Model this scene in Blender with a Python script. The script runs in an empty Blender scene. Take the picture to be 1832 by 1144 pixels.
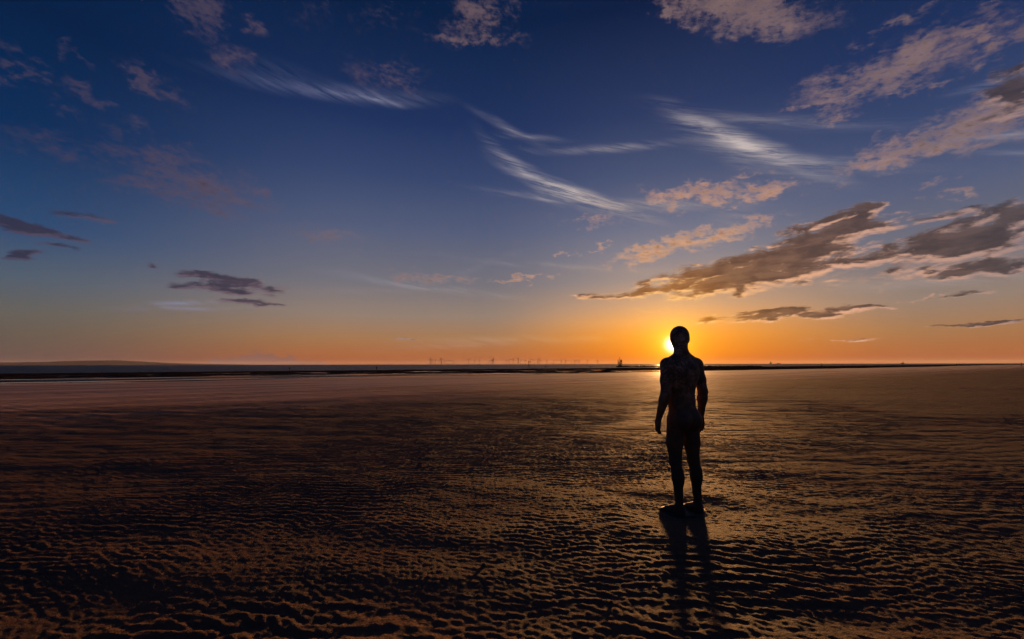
import bpy, bmesh, math, random
import numpy as np

R = math.radians
scene = bpy.context.scene

# ---------------------------------------------------------------- camera
EYE = 1.49
cam_data = bpy.data.cameras.new("camera")
cam_data.sensor_width = 36.0
cam_data.lens = 16.0
cam_data.clip_start = 0.05
cam_data.clip_end = 250000.0
camera = bpy.data.objects.new("camera", cam_data)
scene.collection.objects.link(camera)
camera.location = (0.0, 0.0, EYE)
camera.rotation_euler = (R(90.0 + 5.61), R(0.11), 0.0)
scene.camera = camera

# ---------------------------------------------------------------- colour management, render options
scene.view_settings.view_transform = 'Standard'
scene.view_settings.look = 'None'
scene.view_settings.exposure = 0.8
scene.view_settings.gamma = 1.0
scene.view_settings.use_curve_mapping = False
scene.render.engine = 'CYCLES'
scene.cycles.use_denoising = True
scene.cycles.use_adaptive_sampling = True
scene.cycles.adaptive_threshold = 0.015
scene.cycles.adaptive_min_samples = 12
scene.cycles.max_bounces = 6
scene.cycles.volume_bounces = 0
scene.cycles.sample_clamp_indirect = 4.0
scene.cycles.caustics_reflective = False
scene.cycles.caustics_refractive = False

# ---------------------------------------------------------------- sun
SUN_AZ, SUN_EL = 19.5, 2.3          # degrees: right of straight ahead, above the horizon
sun_dir = (math.sin(R(SUN_AZ)) * math.cos(R(SUN_EL)), math.cos(R(SUN_AZ)) * math.cos(R(SUN_EL)), math.sin(R(SUN_EL)))
sun_data = bpy.data.lights.new("sun", 'SUN')
sun_data.energy = 4.0
sun_data.angle = R(2.6)
sun_data.color = (1.0, 0.46, 0.15)
sun = bpy.data.objects.new("sun", sun_data)
scene.collection.objects.link(sun)
sun.rotation_euler = (R(90.0 - SUN_EL), 0.0, R(180.0 - SUN_AZ))

# ---------------------------------------------------------------- node helpers
def lin(c):
    return tuple(((v / 255.0) / 12.92 if v / 255.0 <= 0.04045 else ((v / 255.0 + 0.055) / 1.055) ** 2.4) for v in c)

class Sock:
    """one value in a node tree; arithmetic on it adds Math nodes"""
    def __init__(s, tree, sock):
        s.t, s.s = tree, sock
    def _m(s, op, *others, clamp=False):
        n = s.t.nodes.new('ShaderNodeMath'); n.operation = op; n.use_clamp = clamp
        for i, v in enumerate((s,) + others):
            if isinstance(v, Sock): s.t.links.new(v.s, n.inputs[i])
            else: n.inputs[i].default_value = v
        return Sock(s.t, n.outputs[0])
    def __add__(s, o): return s._m('ADD', o)
    def __radd__(s, o): return s._m('ADD', o)
    def __sub__(s, o): return s._m('SUBTRACT', o)
    def __rsub__(s, o): return s._m('MULTIPLY_ADD', -1.0, o)
    def __mul__(s, o): return s._m('MULTIPLY', o)
    def __rmul__(s, o): return s._m('MULTIPLY', o)
    def __truediv__(s, o): return s._m('DIVIDE', o)
    def max(s, o): return s._m('MAXIMUM', o)
    def min(s, o): return s._m('MINIMUM', o)
    def pow(s, o): return s._m('POWER', o)
    def fn(s, op, *o): return s._m(op, *o)
    def step(s, a, b, lo=0.0, hi=1.0):
        n = s.t.nodes.new('ShaderNodeMapRange'); n.interpolation_type = 'SMOOTHSTEP'
        s.t.links.new(s.s, n.inputs['Value'])
        for k, v in (('From Min', a), ('From Max', b), ('To Min', lo), ('To Max', hi)): n.inputs[k].default_value = v
        return Sock(s.t, n.outputs[0])
    def ramp(s, stops):
        n = s.t.nodes.new('ShaderNodeValToRGB'); r = n.color_ramp; r.interpolation = 'LINEAR'
        while len(r.elements) < len(stops): r.elements.new(0.5)
        for e, (p, c) in zip(r.elements, stops):
            e.position = p; e.color = (c[0], c[1], c[2], 1.0)
        s.t.links.new(s.s, n.inputs[0])
        return Sock(s.t, n.outputs[0])

def mix(t, f, a, b, mode='MIX'):
    n = t.nodes.new('ShaderNodeMix'); n.data_type = 'RGBA'; n.blend_type = mode; n.clamp_factor = True
    for name, v in (('Factor', f), ('A', a), ('B', b)):
        i = [q for q in n.inputs if q.name == name and (q.type == 'RGBA' if name != 'Factor' else q.type == 'VALUE')][0]
        if isinstance(v, Sock): t.links.new(v.s, i)
        elif name == 'Factor': i.default_value = v
        else: i.default_value = (v[0], v[1], v[2], 1.0)
    return Sock(t, [o for o in n.outputs if o.type == 'RGBA'][0])

def combine(t, x, y, z=0.0):
    n = t.nodes.new('ShaderNodeCombineXYZ')
    for i, v in enumerate((x, y, z)):
        if isinstance(v, Sock): t.links.new(v.s, n.inputs[i])
        else: n.inputs[i].default_value = v
    return Sock(t, n.outputs[0])

def separate(v):
    n = v.t.nodes.new('ShaderNodeSeparateXYZ'); v.t.links.new(v.s, n.inputs[0])
    return [Sock(v.t, o) for o in n.outputs]

def noise(v, scale, detail=4.0, rough=0.55, distort=0.0, lac=2.0, dims='3D'):
    n = v.t.nodes.new('ShaderNodeTexNoise'); n.noise_dimensions = dims
    v.t.links.new(v.s, n.inputs['Vector'])
    for k, q in (('Scale', scale), ('Detail', detail), ('Roughness', rough), ('Distortion', distort), ('Lacunarity', lac)):
        n.inputs[k].default_value = q
    return Sock(v.t, n.outputs['Fac'])

# ---------------------------------------------------------------- sky: a clear dusk sky with three kinds of cloud
# clouds, as (azimuth, elevation, half length, half width, tilt) in degrees and a weight
DARK = [
    (27.9, 10.1, 10.57, 1.99, 5, 1.3), (33.3, 11.7, 7.02, 2.11, 14, 1.1), (36.3, 13.6, 4.66, 1.24, 8, 1), (18.8, 8.9, 7.62, 0.73, 4, 0.9),
    (11.2, 8.3, 3.76, 0.34, 1, 0.8), (38.3, 15.3, 1.61, 0.49, -2, 1), (45.1, 10.9, 5.8, 1.79, 9, 1.25), (48.6, 12.2, 2.22, 1.21, 4, 1.2),
    (46.1, 8.2, 3.98, 0.69, -1, 1.1), (30.6, 5.2, 7.09, 0.55, 1, 1.1), (37.2, 5.5, 2.48, 0.25, -2, 0.8), (43.5, 6.1, 2.45, 0.18, 2, 0.8),
    (45.6, 3.4, 3.3, 0.15, 1, 0.9), (35.0, 14.7, 3.61, 0.63, 14, 0.8), (44.4, 13.4, 2.22, 0.5, 1, 0.8), (49.3, 22.2, 1.85, 1.8, 12, 0.9),
    (-48.0, 11.8, 2.44, 0.61, -8, 1), (-45.0, 11.3, 1.63, 0.35, -6, 0.8), (-46.8, 9.5, 1.43, 0.34, 10, 0.9), (-45.8, 10.4, 1.58, 0.22, -1, 0.6),
    (-34.7, 9.3, 2.9, 0.41, -3, 1), (-31.2, 8.8, 3.66, 0.78, -4, 1), (-30.3, 6.8, 3.08, 0.3, 1, 0.9), (-32.7, 7.9, 4.55, 0.36, -5, 0.6),
    (-39.3, 9.7, 0.95, 0.25, 4, 0.8), (-13.4, 3.0, 1.07, 0.14, 1, 0.6), (-44.0, 13.5, 1.69, 0.3, 2, 0.5), (35.7, 2.4, 2.79, 0.17, -2, 0.5),
]
PUFF = [
    (-36.0, 34.1, 1.81, 2.24, -21, 1), (-31.5, 34.0, 1.54, 0.88, 7, 1), (-40.7, 26.7, 1.67, 1.03, -35, 1), (-49.3, 25.7, 1.04, 0.58, -15, 0.8),
    (-49.7, 23.6, 1.27, 0.58, -15, 1), (-46.4, 26.8, 1.0, 0.36, 6, 0.7), (-47.6, 24.2, 1.05, 0.69, -24, 0.8), (-44.9, 24.1, 1.51, 0.73, -11, 0.8),
    (-46.4, 22.4, 1.54, 0.43, -12, 0.6), (-38.4, 26.3, 1.93, 0.95, -16, 0.6), (-41.0, 22.7, 1.46, 0.62, -13, 0.5), (-33.2, 30.8, 1.63, 1.26, -37, 0.6),
    (-46.6, 19.0, 4.53, 1.33, 2, 0.6), (-38.7, 20.1, 5.26, 1.61, -9, 0.8), (-34.7, 18.0, 5.33, 1.82, -9, 1), (-30.9, 19.0, 2.08, 1.19, -29, 0.8),
    (-39.8, 17.5, 4.78, 1.05, 6, 0.8), (-34.1, 16.3, 3.93, 1.27, -8, 0.8), (-31.2, 15.5, 1.32, 0.53, -2, 0.8), (-22.3, 14.8, 4.0, 0.77, -1, 0.7),
    (-26.5, 15.7, 2.64, 0.42, 12, 0.5), (-4.5, 39.4, 4.21, 2.11, 22, 0.9), (-5.3, 37.3, 5.94, 0.66, 0, 0.9), (-16.6, 38.3, 4.21, 1.24, 8, 0.45),
    (-25.2, 37.1, 2.55, 1.16, 13, 0.35), (-15.7, 32.9, 5.13, 1.44, -1, 0.55), (28.2, 36.5, 7.73, 2.13, -23, 1.15), (20.7, 38.2, 2.5, 1.18, -31, 1),
    (22.4, 36.1, 1.84, 0.68, -11, 0.8), (41.7, 30.6, 2.51, 0.72, 1, 0.7), (43.9, 27.7, 5.24, 1.34, 6, 0.9), (47.5, 27.6, 1.96, 0.91, 9, 0.9),
    (49.3, 26.3, 1.83, 1.07, 21, 0.9), (40.5, 26.7, 5.95, 1.8, -1, 0.95), (38.1, 25.9, 4.07, 1.03, 0, 0.8), (43.3, 25.0, 1.89, 0.44, 10, 0.8),
    (34.4, 26.0, 1.31, 0.69, -5, 0.7), (36.6, 24.6, 2.63, 0.63, -5, 0.6), (42.9, 19.9, 4.86, 1.22, 7, 1.15), (47.6, 20.6, 3.67, 1.67, 1, 1.2),
    (23.0, 19.4, 5.26, 1.17, -6, 1.25), (29.7, 18.7, 3.26, 0.77, 3, 1.1), (45.4, 14.9, 1.37, 0.49, -4, 1), (18.3, 13.6, 5.45, 0.93, 10, 1.2),
    (25.2, 14.7, 4.96, 0.95, 10, 1.15), (28.7, 15.6, 3.29, 0.61, 11, 0.8), (-10.3, 10.7, 5.17, 0.76, -2, 1), (1.4, 10.7, 3.2, 0.35, 5, 1),
    (7.1, 13.4, 1.55, 0.27, -2, 0.8), (10.9, 14.1, 1.73, 0.27, -3, 0.8), (29.0, 21.0, 2.49, 0.53, 2, 0.5), (36.6, 18.3, 2.32, 0.39, 5, 0.45),
    (44.2, 16.5, 1.49, 0.4, 5, 0.5), (8.9, 17.7, 4.23, 0.47, -3, 0.5), (15.8, 6.2, 2.95, 0.17, -2, 0.8), (47.3, 10.1, 3.0, 1.44, 4, 0.8),
    (38.7, 8.3, 4.8, 0.66, -2, 0.5),
]
WISP = [
    (-22.9, 30.2, 7.56, 0.6, 4, 0.55), (-18.6, 30.3, 3.97, 0.34, 1, 0.7), (-27.2, 30.6, 4.04, 0.76, -1, 0.3), (1.1, 23.8, 3.8, 0.54, -38, 0.7),
    (4.3, 22.1, 4.27, 0.59, -27, 0.85), (8.3, 20.7, 5.68, 0.59, -21, 1.15), (13.8, 19.3, 8.2, 0.45, -7, 0.6), (5.0, 20.3, 6.11, 0.26, -9, 0.5),
    (-0.0, 28.2, 3.54, 0.32, -23, 0.45), (2.5, 27.4, 2.94, 0.24, -5, 0.45), (12.6, 25.6, 6.62, 0.37, -2, 0.5), (23.9, 26.2, 2.89, 0.77, -36, 0.6),
    (28.0, 23.9, 5.77, 0.75, -31, 1.0), (33.8, 21.0, 6.31, 0.43, -18, 0.55), (26.2, 23.8, 5.6, 0.76, -33, 0.45), (32.0, 25.3, 8.29, 0.47, -17, 0.4),
    (48.5, 23.3, 2.03, 0.27, -5, 0.5), (49.0, 18.9, 2.59, 0.32, -9, 0.55), (49.0, 17.4, 1.99, 0.18, -18, 0.35), (-36.2, 6.3, 2.42, 0.2, 9, 0.7),
    (-35.7, 5.8, 3.66, 0.17, 4, 0.6), (8.8, 11.9, 10.38, 0.27, -5, 0.35), (-11.0, 9.6, 7.5, 0.34, -6, 0.45), (-4.0, 12.4, 3.55, 0.35, 20, 0.25),
    (4.5, 3.1, 11.73, 0.35, 1, 0.4), (-3.9, 2.5, 8.34, 0.28, 3, 0.3), (-18.9, 8.7, 3.82, 0.27, 3, 0.35), (26.5, 16.4, 2.9, 1.35, 57, 0.3),
    (42.4, 7.6, 5.88, 0.52, -3, 0.4),
]

world = bpy.data.worlds.new("World")
scene.world = world
world.use_nodes = True
world.cycles.sampling_method = 'MANUAL'
world.cycles.sample_map_resolution = 512
wt = world.node_tree
wt.nodes.clear()
tc = wt.nodes.new('ShaderNodeTexCoord')
direction = Sock(wt, tc.outputs['Generated'])
dx, dy, dz = separate(direction)
az = dx.fn('ARCTAN2', dy) * (180.0 / math.pi)
el = dz.fn('ARCSINE') * (180.0 / math.pi)
cosg = dx * sun_dir[0] + dy * sun_dir[1] + dz * sun_dir[2]
gam = cosg.min(1.0).fn('ARCCOSINE') * (180.0 / math.pi)          # angle from the sun
daz = ((az - SUN_AZ) * (math.pi / 180.0)).fn('COSINE').min(1.0).fn('ARCCOSINE') * (180.0 / math.pi)
ele = el.max(0.0) / 60.0

def el_ramp(stops):
    return ele.ramp([(a / 60.0, lin(c)) for a, c in stops])
far_sky = el_ramp([(0, (88, 70, 76)), (0.7, (92, 76, 76)), (1.4, (98, 82, 77)), (2.8, (99, 88, 80)), (4.5, (97, 94, 90)), (7.5, (79, 92, 108)), (12, (42, 72, 112)), (20, (8, 44, 88)), (29, (2, 30, 68)), (60, (3, 30, 68))])
mid_sky = el_ramp([(0, (144, 76, 56)), (0.6, (156, 84, 56)), (1.3, (164, 98, 60)), (3.2, (160, 116, 80)), (6, (143, 124, 112)), (10, (112, 110, 120)), (16.5, (80, 90, 120)), (22.5, (52, 68, 108)), (28.5, (28, 48, 92)), (39, (4, 29, 66)), (60, (3, 30, 68))])
near_sky = el_ramp([(0, (200, 86, 0)), (0.8, (210, 98, 2)), (1.7, (220, 118, 14)), (3.5, (232, 142, 44)), (5, (228, 156, 84)), (7, (196, 152, 116)), (10, (150, 136, 132)), (13, (126, 124, 136)), (16.5, (102, 108, 132)), (22.5, (68, 80, 114)), (29, (40, 55, 96)), (39, (8, 27, 64)), (60, (3, 30, 68))])
sky = mix(wt, daz.step(2.0, 24.0), near_sky, mid_sky)
sky = mix(wt, daz.step(38.0, 70.0), sky, far_sky)

# the atmosphere model, at dusk strength, adds its own faint light over the whole dome
nish = wt.nodes.new('ShaderNodeTexSky')
nish.sky_type = 'NISHITA'
nish.sun_disc = False
nish.sun_elevation = R(SUN_EL)
nish.sun_rotation = R(SUN_AZ)
nish.air_density = 1.0; nish.dust_density = 1.5; nish.ozone_density = 1.5
sky = mix(wt, 1.0, sky, mix(wt, 1.0, Sock(wt, nish.outputs[0]), (0.004, 0.004, 0.004), 'MULTIPLY'), 'ADD')

# glow of the air round the low sun, and the sun's own overexposed disc
glow = mix(wt, (gam * -0.36).fn('EXPONENT'), (0, 0, 0), (0.95, 0.40, 0.0))
core = mix(wt, (gam * gam * -2.6).fn('EXPONENT'), (0, 0, 0), (4.0, 3.6, 3.0))
core = mix(wt, 1.0, core, mix(wt, (gam * -0.95).fn('EXPONENT'), (0, 0, 0), (0.9, 0.62, 0.05)), 'ADD')

plane = combine(wt, dx / (dz.max(0.0) + 0.05), dy / (dz.max(0.0) + 0.05), 0.0)

def warped(amount, scale, stretch, detail=4.0, lift=1.0):
    """sky position in degrees, pushed about by turbulence so that no cloud keeps a smooth outline"""
    v = combine(wt, az * scale, el * scale * stretch, 1.7)
    n = wt.nodes.new('ShaderNodeTexNoise'); n.noise_dimensions = '2D'
    wt.links.new(v.s, n.inputs['Vector'])
    n.inputs['Scale'].default_value = 1.0; n.inputs['Detail'].default_value = detail; n.inputs['Roughness'].default_value = 0.62
    x, y, z = separate(Sock(wt, n.outputs['Color']))
    return combine(wt, az + (x - 0.5) * (amount * 2.0), el + (y - 0.5) * (amount * lift), 1.0)
pos_puff = warped(4.2, 0.30, 1.8)
pos_dark = warped(2.6, 0.22, 2.6, 4.0, 0.55)
pos_wisp = warped(0.9, 0.10, 2.0, 2.0)

def dot(v, k):
    n = v.t.nodes.new('ShaderNodeVectorMath'); n.operation = 'DOT_PRODUCT'
    v.t.links.new(v.s, n.inputs[0]); n.inputs[1].default_value = k
    return Sock(v.t, n.outputs['Value'])

def coverage(table, pos, lo, hi, side=False, grow=1.3):
    """how much cloud there is meant to be at a place in the sky; pos is (azimuth, elevation, 1)"""
    total, tilt_sum, g_sum = None, None, None
    for a, e, l, w, tilt, weight in table:
        if a + l * 1.6 + 3.0 < lo or a - l * 1.6 - 3.0 > hi: continue
        c, s, l, w = math.cos(R(tilt)), math.sin(R(tilt)), l * grow, w * grow
        u = dot(pos, (c / l, s / l, -(a * c + e * s) / l))
        y = dot(pos, (-s / w, c / w, (a * s - e * c) / w))
        r = u._m('MULTIPLY_ADD', u, y * y).fn('SQRT')
        v = r._m('MULTIPLY_ADD', -weight, weight)
        total = v.max(0.0) if total is None else total._m('SMOOTH_MAX', v, 0.12)
        if side:
            q = r._m('MULTIPLY_ADD', -1.0, 1.0).max(0.0)
            tilt_sum = y * q if tilt_sum is None else y._m('MULTIPLY_ADD', q, tilt_sum)
            g_sum = q if g_sum is None else g_sum + q
    if total is None: total = separate(pos)[0] * 0.0
    if side: return total, (tilt_sum / (g_sum + 0.02) if tilt_sum is not None else total)
    return total

def gam_ramp(stops):
    return (gam / 90.0).ramp([(a / 90.0, lin(c)) for a, c in stops])
lit_colour = gam_ramp([(2, (255, 200, 110)), (10, (246, 182, 128)), (18, (226, 170, 138)), (30, (170, 138, 130)), (50, (108, 88, 100)), (72, (66, 62, 88))])
core_colour = gam_ramp([(5, (136, 74, 34)), (10, (98, 65, 48)), (20, (80, 62, 58)), (30, (64, 57, 62)), (50, (58, 52, 68)), (72, (46, 48, 70))])
wisp_colour = gam_ramp([(2, (255, 190, 80)), (12, (240, 200, 150)), (22, (232, 214, 202)), (36, (190, 184, 196)), (52, (150, 152, 188)), (72, (120, 130, 170))])

# turbulence of the three kinds of cloud
wn = noise(combine(wt, az * 0.10 + el * 0.06, el * 0.95 + az * 0.24, 3.1), 1.0, 5.0, 0.62, 0.5, dims='2D')
wn2 = noise(combine(wt, az * 0.28 + el * 0.1, el * 3.4 + az * 0.9, 3.1), 1.0, 4.0, 0.6, 1.2, dims='2D')
pn = noise(plane, 5.5, 5.0, 0.58, 0.35, dims='2D')
pn2 = noise(combine(wt, az * 0.9, el * 2.0 + az * 0.25, 5.0), 1.25, 6.0, 0.60, 0.1, dims='2D')
loose = noise(combine(wt, dx * 2.2, dy * 2.2, dz * 6.0), 1.3, 1.0).step(0.60, 0.80) * el.step(4.0, 14.0) * az.fn('ABSOLUTE').step(52.0, 66.0) * 0.6
dn = noise(plane, 2.3, 6.0, 0.56, 0.25, dims='2D')
dn2 = noise(combine(wt, az * 0.33, el * 1.05 - az * 0.06, 0.4), 1.0, 6.0, 0.57, 0.25, dims='2D')
dn3 = noise(combine(wt, az * 0.33, el * 1.05 - az * 0.06 - 0.32, 0.4), 1.0, 4.0, 0.55, 0.25, dims='2D')      # the same field a little nearer the sun
bn = noise(combine(wt, az * 0.55, el * 1.4, 0.0), 1.0, 4.0, 0.6, dims='2D')
bank = ((az + 29.0).fn('ABSOLUTE') * -0.17 + 1.25 + (bn - 0.5) * 1.5 - el * 0.80).step(0.0, 0.22)

shared = [('sky', sky, 'Color'), ('glow', glow, 'Color'), ('core', core, 'Color'), ('lit', lit_colour, 'Color'), ('dim', core_colour, 'Color'),
          ('white', wisp_colour, 'Color'), ('pos_wisp', pos_wisp, 'Vector'), ('pos_puff', pos_puff, 'Vector'), ('pos_dark', pos_dark, 'Vector'),
          ('wn', wn, 'Float'), ('wn2', wn2, 'Float'), ('pn', pn, 'Float'), ('pn2', pn2, 'Float'), ('loose', loose, 'Float'),
          ('dn', dn, 'Float'), ('dn2', dn2, 'Float'), ('dn3', dn3, 'Float'), ('bank', bank, 'Float')]

def sky_sector(lo, hi):
    """the whole sky between two azimuths; only the clouds that reach into it are evaluated there"""
    t = bpy.data.node_groups.new('sky_sector', 'ShaderNodeTree')
    for name, sock, kind in shared:
        t.interface.new_socket(name, in_out='INPUT', socket_type='NodeSocket' + kind)
    t.interface.new_socket('Colour', in_out='OUTPUT', socket_type='NodeSocketColor')
    gi = t.nodes.new('NodeGroupInput'); go = t.nodes.new('NodeGroupOutput')
    v = {name: Sock(t, gi.outputs[name]) for name, sock, kind in shared}
    c = v['sky']
    wcov = coverage(WISP, v['pos_wisp'], lo, hi, grow=2.4)
    fibre = ((v['wn'] - 0.5) * 2.8 + (v['wn2'] - 0.5) * 1.5 + 0.60).max(0.0).min(1.2)
    wisp = (wcov.max(0.0).pow(1.7) * fibre * 1.25 + wcov.step(0.70, 1.45) * 0.25).min(1.0)
    c = mix(t, wisp * 0.66, c, v['white'])
    # pink broken altocumulus
    pcov = coverage(PUFF, v['pos_puff'], lo, hi, grow=1.6).max(v['loose'])
    pden = pcov * 1.30 + (v['pn'] - 0.5) * 2.3 + (v['pn2'] - 0.5) * 2.6 - 0.50
    puff = pden.step(-0.60, 1.45) * pcov.step(0.0, 0.7)
    pshade = (pden * 0.5 + (v['pn2'] - v['pn']) * 0.9).step(-0.25, 1.15)
    c = mix(t, puff * 0.88, c, mix(t, pshade * 0.70, v['lit'], v['dim']))
    # low dark banks, lit along their under sides
    dcov, side = coverage(DARK, v['pos_dark'], lo, hi, True, 1.4)
    dden = dcov * 1.75 + (v['dn'] - 0.5) * 1.4 + (v['dn2'] - 0.5) * 3.3 - 0.38
    dark = dden.step(-0.35, 0.70) * dcov.step(0.0, 0.25)
    dcore = (dden + side * 0.75 + (v['dn3'] - v['dn2']) * 4.4 + (v['dn'] - 0.5) * 0.8).step(-0.22, 0.80)
    shade = mix(t, (v['dn2'] * 0.6 + v['dn'] * 0.4).step(0.40, 0.64), mix(t, 0.13, v['dim'], v['lit']), v['dim'])
    c = mix(t, dark * 0.92, c, mix(t, dcore, v['lit'], shade))
    # distant bank of cloud lying on the left horizon
    if lo < -15: c = mix(t, v['bank'] * 0.6, c, lin((118, 92, 96)))
    c = mix(t, 1.0, c, v['glow'], 'ADD')
    c = mix(t, 1.0, c, v['core'], 'ADD')
    t.links.new(c.s, go.inputs[0])
    gn = wt.nodes.new('ShaderNodeGroup'); gn.node_tree = t
    for name, sock, kind in shared: wt.links.new(sock.s, gn.inputs[name])
    b = wt.nodes.new('ShaderNodeBackground')
    b.inputs['Strength'].default_value = 0.574
    wt.links.new(gn.outputs[0], b.inputs['Color'])
    return b

edges = [-180.0, -56.0, -42.0, -31.0, -16.0, 2.0, 18.0, 29.0, 40.0, 56.0, 180.0]
def sectors(i, j):
    if j - i == 1: return sky_sector(edges[i], edges[j]).outputs[0]
    k = (i + j) // 2
    m = wt.nodes.new('ShaderNodeMixShader')
    wt.links.new(az.fn('GREATER_THAN', edges[k]).s, m.inputs[0])
    wt.links.new(sectors(i, k), m.inputs[1])
    wt.links.new(sectors(k, j), m.inputs[2])
    return m.outputs[0]
wo = wt.nodes.new('ShaderNodeOutputWorld')
wt.links.new(sectors(0, len(edges) - 1), wo.inputs['Surface'])

# ---------------------------------------------------------------- object helpers
collection = scene.collection

def tag(o, label=None, category=None, group=None, kind=None):
    for k, v in (('label', label), ('category', category), ('group', group), ('kind', kind)):
        if v: o[k] = v
    return o

def mesh_object(name, verts, faces, material=None, parent=None, smooth=True):
    me = bpy.data.meshes.new(name)
    verts = np.asarray(verts, dtype=np.float32)
    if isinstance(faces, np.ndarray):
        n = faces.shape[1]
        me.vertices.add(len(verts)); me.vertices.foreach_set('co', verts.ravel())
        me.loops.add(faces.size); me.loops.foreach_set('vertex_index', faces.ravel().astype(np.int32))
        me.polygons.add(len(faces)); me.polygons.foreach_set('loop_start', np.arange(0, faces.size, n, dtype=np.int32))
        me.polygons.foreach_set('loop_total', np.full(len(faces), n, dtype=np.int32))
        me.update(calc_edges=True)
    else:
        me.from_pydata([tuple(map(float, v)) for v in verts], [], faces); me.update()
    me.validate()
    if smooth: me.polygons.foreach_set('use_smooth', np.ones(len(me.polygons), dtype=bool))
    if material: me.materials.append(material)
    o = bpy.data.objects.new(name, me)
    collection.objects.link(o)
    if parent: o.parent = parent
    return o

def empty(name, loc=(0, 0, 0), rz=0.0):
    o = bpy.data.objects.new(name, None)
    collection.objects.link(o)
    o.location = loc; o.rotation_euler = (0, 0, rz)
    o.empty_display_size = 0.2
    return o

def material(name):
    m = bpy.data.materials.new(name); m.use_nodes = True
    t = m.node_tree; t.nodes.clear()
    p = t.nodes.new('ShaderNodeBsdfPrincipled')
    out = t.nodes.new('ShaderNodeOutputMaterial')
    t.links.new(p.outputs[0], out.inputs[0])
    return m, t, p

def plug(t, p, name, v):
    if isinstance(v, Sock): t.links.new(v.s, p.inputs[name])
    elif isinstance(v, tuple): p.inputs[name].default_value = (v + (1.0,))[:4]
    else: p.inputs[name].default_value = v

def bump(t, p, height, strength, distance, chain=None):
    n = t.nodes.new('ShaderNodeBump')
    n.inputs['Strength'].default_value = strength; n.inputs['Distance'].default_value = distance
    t.links.new(height.s, n.inputs['Height'])
    if chain is not None: t.links.new(chain.outputs[0], n.inputs['Normal'])
    t.links.new(n.outputs[0], p.inputs['Normal'])
    return n

def position(t):
    g = t.nodes.new('ShaderNodeNewGeometry')
    return Sock(t, g.outputs['Position'])

def object_position(t):
    g = t.nodes.new('ShaderNodeTexCoord')
    return Sock(t, g.outputs['Object'])

def plain(name, colour, rough=0.7, spec=0.3, wear=0.25, scale=6.0):
    """painted or weathered solid: the colour with some mottling"""
    m, t, p = material(name)
    n = noise(object_position(t), scale, 4.0, 0.6)
    c = mix(t, n.step(0.3, 0.7), tuple(v * (1.0 - wear) for v in colour), tuple(min(1.0, v * (1.0 + wear)) for v in colour))
    plug(t, p, 'Base Color', c); plug(t, p, 'Roughness', rough); plug(t, p, 'Specular IOR Level', spec)
    return m

# ---------------------------------------------------------------- numpy noise
def hash2(ix, iy, seed):
    h = (ix.astype(np.uint32) * np.uint32(374761393) + iy.astype(np.uint32) * np.uint32(668265263) + np.uint32(seed * 2246822519 % 4294967296))
    h ^= h >> np.uint32(13); h *= np.uint32(1274126177); h ^= h >> np.uint32(16)
    return h.astype(np.float32) / np.float32(4294967295.0)

def vnoise(x, y, seed=0):
    ix = np.floor(x).astype(np.int64); iy = np.floor(y).astype(np.int64)
    fx = (x - ix).astype(np.float32); fy = (y - iy).astype(np.float32)
    fx = fx * fx * fx * (fx * (fx * 6 - 15) + 10); fy = fy * fy * fy * (fy * (fy * 6 - 15) + 10)
    a = hash2(ix, iy, seed); b = hash2(ix + 1, iy, seed); c = hash2(ix, iy + 1, seed); d = hash2(ix + 1, iy + 1, seed)
    return (a + (b - a) * fx) * (1 - fy) + (c + (d - c) * fx) * fy - 0.5

def fbm(x, y, octaves, seed=0, gain=0.5):
    s = 0.0; amp = 1.0
    for i in range(octaves):
        s = s + amp * vnoise(x * 2.0 ** i + 17.3 * i, y * 2.0 ** i - 9.1 * i, seed + i)
        amp *= gain
    return s

def sstep(x, a, b):
    t = np.clip((x - a) / (b - a), 0, 1)
    return t * t * (3 - 2 * t)

# ---------------------------------------------------------------- shape of the beach
SEA_Z = -1.40
POOL_Z = -0.40
STATUE_X, STATUE_Y = 1.775, 4.80

def seaward(x, y):
    """metres beyond the edge of the upper sand, measured straight out to sea; the edge runs slantwise across the view"""
    return (y - 67.0 - 0.735 * x) / 1.241

def along(x, y):
    return (x + 0.735 * y) / 1.241

rs = np.random.RandomState(11)
def wave_set(n, lam0, lam1, az0, spread):
    lam = np.exp(rs.uniform(np.log(lam0), np.log(lam1), n)); a = R(az0) + R(spread) * rs.randn(n)
    return [(2 * math.pi / l * math.sin(q), 2 * math.pi / l * math.cos(q), rs.uniform(0, 6.28)) for l, q in zip(lam, a)]
RIPPLES = wave_set(14, 0.078, 0.116, 5.0, 19.0)
RIPPLES_B = wave_set(14, 0.105, 0.175, -7.0, 25.0)
LARGE = wave_set(10, 0.26, 0.55, 8.0, 24.0)
SMALL = wave_set(8, 0.045, 0.075, 8.0, 40.0)
BARS = wave_set(9, 0.7, 2.4, 8.0, 22.0)

def waves(x, y, comps):
    s = np.zeros_like(x)
    for kx, ky, ph in comps: s += np.cos(kx * x + ky * y + ph)
    return s / math.sqrt(len(comps) / 2.0)

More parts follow.
